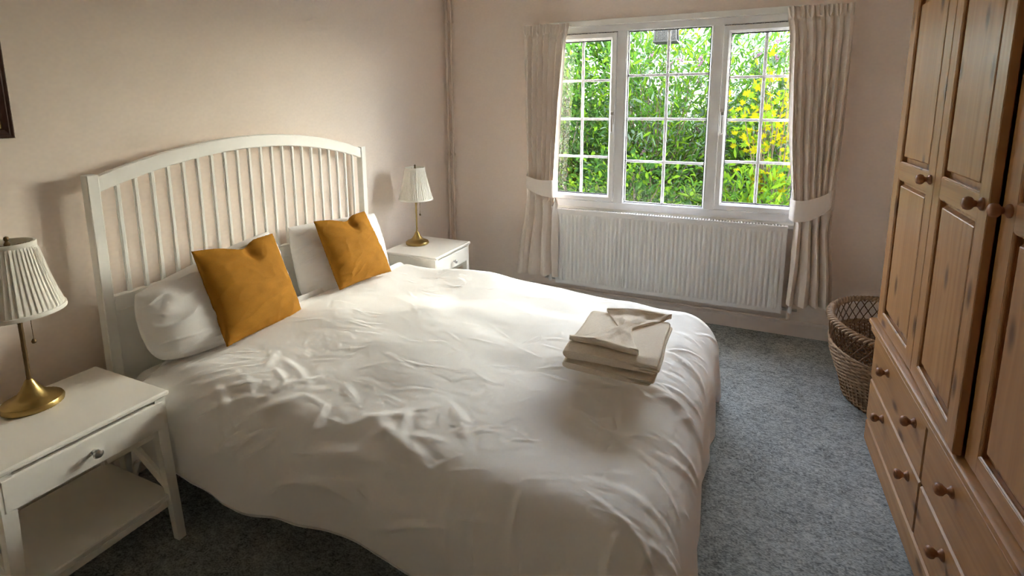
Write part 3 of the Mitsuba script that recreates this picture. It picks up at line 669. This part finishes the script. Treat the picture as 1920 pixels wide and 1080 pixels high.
# ---------------------------------------------------------------- bedside tables
def bedside(x0, x1, y0, y1, H, lab):
    t = thing('bedside_table', lab, 'bedside table')
    ov = .012
    put(t + '__top', cbox((x0, y0, H - .020), (x1, y1, H), .006), 'paint_cream')
    a0, a1, b0, b1 = x0 + ov, x1 - ov, y0 + ov, y1 - ov
    L = .036
    for (x, sx) in ((a0, 1), (a1, -1)):
        for (y, sy) in ((b0, 1), (b1, -1)):
            pts = []
            for z, wd, sp in ((H - .021, L, 0), (.42, L, 0), (0, L * .8, .012)):
                xs = sorted((x - sx * sp, x - sx * sp + sx * wd)); ys = sorted((y - sy * sp, y - sy * sp + sy * wd))
                pts.append([(xs[i], ys[j], z) for i in (0, 1) for j in (0, 1)])
            put(t + '__leg', join(hull(np.vstack(pts[:2])), hull(np.vstack(pts[1:]))), 'paint_cream')
    zb = H - .155
    put(t + '__back_rail', cbox((a0 + .004, b0 + L, zb), (a0 + .020, b1 - L, H - .02), .002), 'paint_cream')
    for y in (b0 + .004, b1 - .020):
        # side apron, its lower edge sloping up to the middle
        put(t + '__side_panel', cbox((a0 + L, y, zb), (a1 - L, y + .016, H - .02), .002), 'paint_cream')
        yc = y + .008
        put(t + '__cross_brace', join(beam((a0 + L * .7, yc, zb), (a1 - L * .6, yc, .215), .014, .034, .002), beam((a0 + L * .7, yc + .0, .215), (a1 - L * .6, yc, zb), .0125, .034, .002)), 'paint_cream')
    put(t + '__shelf', cbox((a0 + .006, b0 + .006, .178), (a1 - .002, b1 - .006, .200), .004), 'paint_cream')
    put(t + '__shelf_rail', cbox((a1 - .026, b0 + L * .8, .150), (a1 - .004, b1 - L * .8, .179), .003), 'paint_cream')
    d = put(t + '__drawer', cbox((a1 - .020, b0 + .006, zb + .012), (a1 + .002, b1 - .006, H - .034), .005), 'paint_cream')
    put(t + '__drawer_base', cbox((a0 + .02, b0 + .02, zb + .005), (a1 - .02, b1 - .02, zb + .018), .002), 'paint_cream')
    kb = lathe(np.array([(0, 0), (.0075, 0), (.0065, .010), (.007, .014), (.0125, .018), (.0155, .024), (.0135, .031), (.006, .035), (0, .0355)]), 24)
    R = np.eye(4); R[:3, 0] = (0, 1, 0); R[:3, 1] = (0, 0, 1); R[:3, 2] = (1, 0, 0); R[:3, 3] = (a1 + .002, (b0 + b1) / 2, (zb + H) / 2 - .012)
    note(put(d + '__knob', move(kb, R), 'chrome', 40), 'round chrome knob')
bedside(.100, .553, -3.452, -2.948, .61, 'cream painted bedside table with shelf, in the foreground beside the bed')
bedside(.100, .553, -1.118, -.612, .61, 'cream painted bedside table in the far corner by the pipes')

# ---------------------------------------------------------------- table lamps
def lamp(x, y, z, turn, lab):
    t = thing('table_lamp', lab, 'lamp')
    at = (x, y, z)
    put(t + '__base', lathe([(0, 0), (.080, 0), (.086, .004), (.087, .014), (.083, .022), (.070, .029), (.058, .034), (.050, .036), (.042, .044), (.030, .060), (.020, .078), (.0125, .093), (.0095, .098), (0, .099)], 56, at), 'brass', 35)
    put(t + '__stem', lathe([(.0065, .09), (.0065, .30), (.0085, .304), (.0085, .318), (.0065, .322), (.0065, .46), (.016, .47), (.016, .52), (.010, .53), (.0035, .54), (.0035, .575)], 24, at), 'dark_brass' if turn else 'brass', 35)
    put(t + '__finial', lathe([(0, .572), (.008, .574), (.009, .580), (.0055, .586), (.004, .590), (.0075, .596), (.006, .604), (0, .607)], 18, at), 'dark_brass', 35)
    # pleated fabric shade, with its wire spider
    zb, zt, rb, rt = .345, .575, .125, .070
    npl = 48; n = npl * 8; nz_ = 26
    a = np.arange(n) / n * 2 * PI
    rng = np.random.default_rng(5 + turn)
    jit = np.repeat(rng.uniform(.6, 1.3, npl), 8)
    saw = (np.arange(n) % 8) / 8
    pl = np.where(saw < .2, saw / .2, 1 - (saw - .2) / .8) * .0042 * jit
    h = np.linspace(0, 1, nz_)
    rr = rb + (rt - rb) * (h * .98 + .02 * np.sin(PI * h)) - .003 * np.sin(PI * h)
    r = rr[:, None] + pl[None] * np.interp(h, [0, .02, .08, .92, .98, 1], [0, 0, 1, 1, 0, 0])[:, None]
    outer = np.stack([r * np.cos(a), r * np.sin(a), np.broadcast_to((zb + (zt - zb) * h)[:, None], r.shape)], -1)
    inner = np.stack([(r - .003) * np.cos(a), (r - .003) * np.sin(a), outer[..., 2]], -1)[::-1]
    v = np.vstack([outer.reshape(-1, 3), inner.reshape(-1, 3)]) + at
    q = grid_faces(2 * nz_, n, wrap_n=True, wrap_m=True)
    m = tri(v, q); m.fix_normals()
    put(t + '__shade', m, 'shade_cloth', 20)
    for zz, ro in ((zb, rb), (zt, rt)):
        put(t + '__shade_trim', lathe([(ro - .004, zz - .003), (ro + .0035, zz - .003), (ro + .0045, zz + .003), (ro + .003, zz + .011), (ro - .004, zz + .011), (ro - .004, zz - .003)], 72, at), 'shade_cloth', 40)
    sp = [tube([(x, y, z + zt - .004), (x + rt * math.cos(b), y + rt * math.sin(b), z + zt + .001)], .0016, 6) for b in (.5 + turn, .5 + turn + 2.094, .5 + turn + 4.189)]
    put(t + '__spider', join(*sp), 'dark_brass', 40)
    cx, cy = x + .028 * math.cos(turn + .4), y + .028 * math.sin(turn + .4)
    c = put(t + '__pull_chain', join(tube([(x, y, z + .50), (cx, cy, z + .498)], .0025, 6), tube([(cx, cy, z + .498), (cx, cy, z + .235)], .0010, 6)), 'dark_brass', 40)
    put(c + '__ball', lathe([(0, .218), (.005, .2195), (.0078, .226), (.005, .2335), (.002, .236), (0, .237)], 16, (cx, cy, z)), 'dark_brass', 40)
lamp(.215, -3.205, .61, 1, 'brass table lamp with pleated cream shade on the foreground bedside table')
lamp(.215, -.838, .61, 0, 'brass table lamp with pleated cream shade on the far corner bedside table')

# ---------------------------------------------------------------- picture at the left edge
t = thing('picture_frame', 'dark wooden picture frame with gilt inner edge hanging at the left edge', 'picture')
py1, pz0 = -3.058, 1.530; py0, pz1 = py1 - .55, pz0 + .42
def ring_x(y0, y1, z0, z1, prof):
    V = []
    for (dy, dz, cy, cz) in ((1, 1, y0, z0), (-1, 1, y1, z0), (-1, -1, y1, z1), (1, -1, y0, z1)):
        V += [(x, cy + dy * o, cz + dz * o) for o, x in prof]
    n = len(prof)
    Q = [(s * n + k, s * n + (k + 1) % n, ((s + 1) % 4) * n + (k + 1) % n, ((s + 1) % 4) * n + k) for s in range(4) for k in range(n)]
    m = tri(np.array(V, float), np.array(Q)); m.fix_normals(); return m
put(t + '__frame', ring_x(py0, py1, pz0, pz1, [(0, .001), (0, .018), (.004, .022), (.012, .020), (.018, .026), (.030, .022), (.034, .016), (.034, .001)]), 'frame_dark')
put(t + '__gilt_slip', ring_x(py0 + .034, py1 - .034, pz0 + .034, pz1 - .034, [(0, .001), (0, .016), (.004, .017), (.010, .012), (.010, .001)]), 'gilt')
put(t + '__print', cbox((.002, py0 + .04, pz0 + .04), (.006, py1 - .04, pz1 - .04), .0005), 'paper')

# ---------------------------------------------------------------- wicker laundry basket
t = thing('laundry_basket', 'oval brown wicker basket with lattice band between the window wall and wardrobe', 'basket')
BC, BA = np.array([3.262, -.725]), np.array([.300, .395])
def bp_(a, z, off=0.0):
    k = .70 + .30 * sst(0, .30, z) * .75 + .30 * .25 * z / .45
    r = BA * k + off
    return np.array([BC[0] + r[0] * math.cos(a), BC[1] + r[1] * math.sin(a), z])
def oval(z, off=0.0, n=90): return np.array([bp_(a, z, off) for a in np.arange(n) / n * 2 * PI])
NS = 60
wv = []
rows = 27
for i in range(rows):                                   # woven rods, in front of and behind each stake in turn
    z = .012 + i * .0111
    a = np.arange(NS * 4) / (NS * 4) * 2 * PI
    off = .0055 * np.cos(a * NS / 2 + (PI if i % 2 else 0))
    wv.append(tube([bp_(q, z + .0012 * math.sin(7 * q + i), o) for q, o in zip(a, off)], .0056, 5, True))
put(t + '__woven_body', join(*wv), 'wicker', 40)
labels[t + '__woven_body'] = {'kind': 'stuff'}
put(t + '__stakes', join(*[tube([bp_(a, z) for z in (.0, .15, .31)], .0036, 5) for a in np.arange(NS) / NS * 2 * PI]), 'wicker_dark', 40)
labels[t + '__stakes'] = {'kind': 'stuff'}
nl = 40
for k in range(nl):
    for s in (-1, 1):
        a0 = k / nl * 2 * PI
        put(t + '__lattice_rod', tube([bp_(a0 + s * f * .30, .300 + .140 * f, .003 * s) for f in (0, .33, .66, 1)], .0030, 5), 'wicker_dark', 40)
for z, o in ((.305, 0), (.314, .004)):
    put(t + '__band', tube(oval(z, o), .0055, 6, True), 'wicker', 40)
nb = 84
for k in range(nb):                                     # plaited rim
    a = k / nb * 2 * PI; w_ = 2.6 * 2 * PI / nb
    put(t + '__rim_strand', tube([bp_(a + w_ * f, .440 + .022 * math.sin(PI * f), .018 * math.cos(PI * f)) for f in np.linspace(0, 1, 7)], .0068, 6), 'wicker', 40)
bt = np.vstack([oval(.010), [[BC[0], BC[1], .010]], oval(.002), [[BC[0], BC[1], .002]]])
n = 90
bf = [[i, (i + 1) % n, n] for i in range(n)] + [[(i + 1) % n + n + 1, i + n + 1, 2 * n + 1] for i in range(n)]
put(t + '__bottom', trimesh.Trimesh(bt, bf, process=False), 'wicker_dark')

# ---------------------------------------------------------------- the garden outside
put(struct('ground', 'garden ground outside the window'), cbox((-10, TH, -.35), (14, 16, -.25), .01), 'soil')
rng = np.random.default_rng(77)
def leaf_mesh(L, W, bend=.18, fold=.25, seg=4):
    """a pointed leaf along +x, folded along its midrib and bending down"""
    s = np.linspace(0, 1, seg + 1); wd = W / 2 * np.sin(PI * s ** .8) ** .9
    V = []
    for k in range(seg + 1):
        z = -bend * L * s[k] ** 2
        V += [(L * s[k], 0, z), (L * s[k], wd[k], z + fold * wd[k]), (L * s[k], -wd[k], z + fold * wd[k])]
    F = []
    for k in range(seg):
        a, b = 3 * k, 3 * k + 3
        F += [(a, b, b + 1), (a, b + 1, a + 1), (a, a + 2, b + 2), (a, b + 2, b)]
    F = [f for f in F]
    return np.array(V), np.array(F)
def lobed_leaf(L):
    """a flat maple-like leaf"""
    ang = np.radians([180, 205, 240, 255, 285, 310, 335, 350, 0, 10, 25, 50, 75, 105, 120, 155])
    rad = np.array([.06, .25, .38, .22, .55, .27, .62, .40, .72, .40, .62, .27, .55, .22, .38, .25]) * L
    V = np.vstack([[L * .25, 0, 0], np.stack([rad * np.cos(ang) + L * .25, rad * np.sin(ang), -.12 * rad * np.sin(ang * 3)], -1)])
    n = len(ang)
    return V, np.array([(0, k + 1, (k + 1) % n + 1) for k in range(n)])
def frames(P, D, roll, sc):
    """one 3x3 per leaf: x along D"""
    x = D / np.linalg.norm(D, axis=1, keepdims=True)
    up = np.tile([0, 0, 1.0], (len(P), 1)) + rng.normal(0, roll, (len(P), 3))
    y = np.cross(up, x); y /= np.linalg.norm(y, axis=1, keepdims=True)
    z = np.cross(x, y)
    return np.stack([x, y, z], -1) * sc[:, None, None]
EYE = CAM
def visible_rank(P):
    """how large a leaf shows through the window from inside the room: smaller is better"""
    d = P - EYE; k = -EYE[1] / d[:, 1]
    q = EYE + d * k[:, None]
    inside = (q[:, 0] > WX0) & (q[:, 0] < WX1) & (q[:, 2] > WZ0) & (q[:, 2] < WZ1)
    return np.where(inside, 0, 50) + np.linalg.norm(d, axis=1)
def shrub(name, lab, cat, centre, half, nleaf, shapes, mats, stems, npart=90, roll=.5, group=None, droop=.35, size=(.8, 1.3), shell=.55, flowers=0, part='leaf', box_=2.6):
    t = thing(name, lab, cat, group)
    c, h = np.array(centre, float), np.array(half, float)
    base = np.array([c[0], c[1], -.26])
    tips = []
    st = []
    for k in range(stems):
        a = rng.uniform(0, 2 * PI); r = math.sqrt(rng.uniform(0, 1)); zz = rng.uniform(-.2, .92)
        tip = c + h * np.array([r * math.cos(a) * math.sqrt(max(0, 1 - zz * zz)), r * math.sin(a) * math.sqrt(max(0, 1 - zz * zz)), zz])
        b0 = base + np.array([rng.normal(0, h[0] * .18), rng.normal(0, h[1] * .18), 0])
        mid = (b0 + tip) / 2 + np.array([rng.normal(0, .06), rng.normal(0, .06), .12])
        f = np.linspace(0, 1, 7)[:, None]
        path = b0 * (1 - f) ** 2 + 2 * mid * f * (1 - f) + tip * f ** 2
        st.append(tube(path, np.linspace(.013, .0035, 7), 5)); tips.append(path)
    put(t + '__stems', join(*st), 'bark', 40)
    labels[t + '__stems'] = {'kind': 'stuff'}
    # leaves: along the stems and filling the crown
    n1 = nleaf // 2
    pk = rng.integers(0, stems, n1); pf = rng.uniform(.25, 1, n1)
    P1 = np.array([tips[a][min(6, int(f * 6))] * (1 - (f * 6) % 1) + tips[a][min(6, int(f * 6) + 1)] * ((f * 6) % 1) for a, f in zip(pk, pf)]) + rng.normal(0, .05, (n1, 3))
    d = rng.normal(0, 1, (nleaf - n1, 3)); d /= (np.abs(d) ** box_).sum(1, keepdims=True) ** (1 / box_)
    P2 = c + d * h * (rng.uniform(shell ** 3, 1, (nleaf - n1, 1)) ** (1 / 3)) * (1 + .12 * rng.normal(0, 1, (nleaf - n1, 1)))
    P = np.vstack([P1, P2]); P = P[(P[:, 2] > -.2) & (P[:, 1] > TH + .25)]
    D = (P - (c - [0, 0, h[2] * .5])); D /= np.linalg.norm(D, axis=1, keepdims=True)
    D = D + rng.normal(0, .55, D.shape); D[:, 2] -= droop
    sc = rng.uniform(*size, len(P)); M = frames(P, D, roll, sc)
    order = np.argsort(visible_rank(P)); which = rng.integers(0, len(shapes), len(P)); mk = rng.choice(len(mats), len(P), p=[m[1] for m in mats])
    plys = {(i, j): mikit.ply(shapes[i], mats[j][0], False) for i in range(len(shapes)) for j in range(len(mats))}
    for i in order[:npart]:
        A = np.eye(4); A[:3, :3] = M[i]; A[:3, 3] = P[i]
        add(t + '__' + part, {**plys[which[i], mk[i]], 'to_world': T(A.tolist())})
    rest = order[npart:]
    for j in range(len(mats)):
        Vs, Fs, o = [], [], 0
        for i in range(len(shapes)):
            sel = rest[(mk[rest] == j) & (which[rest] == i)]
            if len(sel) == 0: continue
            v, f = shapes[i]
            V = np.einsum('kij,nj->kni', M[sel], v) + P[sel][:, None]
            Fs.append((f[None] + (np.arange(len(sel)) * len(v))[:, None, None]).reshape(-1, 3) + o); Vs.append(V.reshape(-1, 3)); o += V.shape[0] * V.shape[1]
        if Vs:
            k = put(t + '__foliage', trimesh.Trimesh(np.vstack(Vs), np.vstack(Fs), process=False), mats[j][0], False)
            labels[k] = {'kind': 'stuff'}
    for k in range(flowers):
        a = tips[k % stems][-1] + rng.normal(0, .05, 3)
        if k < 4 * stems:
            L = rng.uniform(.13, .2); dr_ = np.array([rng.normal(0, .5), -.6 + rng.normal(0, .3), rng.uniform(-.2, .6)]); dr_ /= np.linalg.norm(dr_)
            bl = []
            for q in range(46):
                f = rng.uniform(0, 1); rr = .026 * (1 - f * .8)
                pnt = a + dr_ * L * f + rng.normal(0, rr * .6, 3)
                s = trimesh.creation.icosphere(subdivisions=0, radius=.0075); s.apply_translation(pnt); bl.append(s)
            put(t + '__flower_head', join(*bl), 'petal_pink')
    return t
lan = [leaf_mesh(.115, .026), leaf_mesh(.09, .022, .3), leaf_mesh(.13, .030, .1)]
ova = [leaf_mesh(.065, .034, .12), leaf_mesh(.05, .028, .2), leaf_mesh(.08, .038, .05)]
mp = [lobed_leaf(.10), lobed_leaf(.075)]
shrub('buddleia', 'leafy shrub with long grey-green leaves and pink flower heads behind the middle pane', 'shrub', (1.35, 3.3, 1.15), (1.05, .75, 1.62), 9000, lan, [('leaf_mid', .5), ('leaf_lime', .25), ('leaf_silver', .25)], 60, 140, flowers=26)
shrub('buddleia', 'arching long-leaved shrub with pale flowers behind the right pane', 'shrub', (2.75, 3.6, 1.10), (1.0, .75, 1.62), 8000, lan, [('leaf_mid', .45), ('leaf_lime', .25), ('leaf_silver', .30)], 55, 110, flowers=10)
shrub('evergreen_shrub', 'dense dark green shrub behind the left pane', 'shrub', (-.05, 2.9, .95), (.95, .75, 1.55), 13000, ova, [('leaf_deep', .45), ('leaf_mid', .40), ('leaf_lime', .15)], 60, 120)
shrub('small_leaved_bush', 'low bush with lime and dark leaves in the lower part of the middle pane', 'shrub', (1.25, 1.95, .30), (.85, .45, .82), 4200, ova, [('leaf_deep', .40), ('leaf_mid', .25), ('leaf_lime', .35)], 45, 140)
shrub('leafy_bush', 'low bright green bush in the lower part of the right pane', 'shrub', (2.55, 2.0, .22), (.75, .45, .74), 3200, lan, [('leaf_mid', .5), ('leaf_lime', .5)], 40, 120)
shrub('yellow_shrub', 'shrub with bright yellow lobed leaves on bare branches behind the right pane', 'shrub', (2.72, 2.25, 1.40), (.42, .35, .72), 420, mp, [('leaf_yellow', .6), ('leaf_lime', .4)], 16, 190, roll=1.0, shell=.2)
shrub('hedge', 'tall mixed green hedge at the back of the garden', 'hedge', (1.2, 5.3, 1.1), (5.2, .9, 2.25), 34000, lan + ova, [('leaf_mid', .45), ('leaf_deep', .30), ('leaf_lime', .25)], 80, 40, shell=.3, size=(1.1, 2.0), box_=5)
# hanging lantern just outside the middle pane
t = thing('hanging_lantern', 'dark metal lantern hanging outside at the top of the middle pane', 'lantern')
LX, LY, LZ0, LZ1 = 1.745, .95, 2.205, 2.42
fr = []
for sx in (-1, 1):
    for sy in (-1, 1):
        fr.append(beam((LX + sx * .095, LY + sy * .095, LZ0), (LX + sx * .080, LY + sy * .080, LZ1), .014, .014, .002, up=(0, 1, 0)))
for z, r in ((LZ0, .105), (LZ1, .09)):
    fr.append(cbox((LX - r, LY - r, z), (LX + r, LY + r, z + .014), .002))
put(t + '__frame', join(*fr), 'lantern_metal')
hr = np.random.default_rng(3)
for s in (-1, 1):
    put(t + '__mesh_side', join(*[cbox((LX - .088 + i * .016, LY + s * .088, LZ0), (LX - .088 + i * .016 + .0125, LY + s * .088 + .004, LZ1), .001) for i in range(11)] + [cbox((LX - .09, LY + s * .087, LZ0 + j * .022), (LX + .09, LY + s * .087 + .004, LZ0 + j * .022 + .013), .001) for j in range(10)]), 'lantern_metal')
put(t + '__roof', hull([(LX + a * .11, LY + b * .11, LZ1 + .014) for a in (-1, 1) for b in (-1, 1)] + [(LX + a * .02, LY + b * .02, LZ1 + .10) for a in (-1, 1) for b in (-1, 1)]), 'lantern_metal')
put(t + '__hanger', tube([(LX, LY, LZ1 + .09), (LX, LY, 2.62), (LX, .6, 2.72), (LX, TH, 2.72)], .006, 8), 'lantern_metal', 40)
# grey shed roof glimpsed between the leaves
t = thing('shed', 'low grey-roofed shed half hidden among the shrubs', 'shed')
put(t + '__wall', cbox((2.05, 4.35, -.25), (3.4, 4.75, 1.08), .01), 'shed_wood')
put(t + '__roof', hull([(1.95, 4.2, 1.06), (3.5, 4.2, 1.06), (1.95, 4.2, 1.10), (3.5, 4.2, 1.10), (1.95, 4.85, 1.30), (3.5, 4.85, 1.30), (1.95, 4.85, 1.26), (3.5, 4.85, 1.26)]), 'slate_grey')
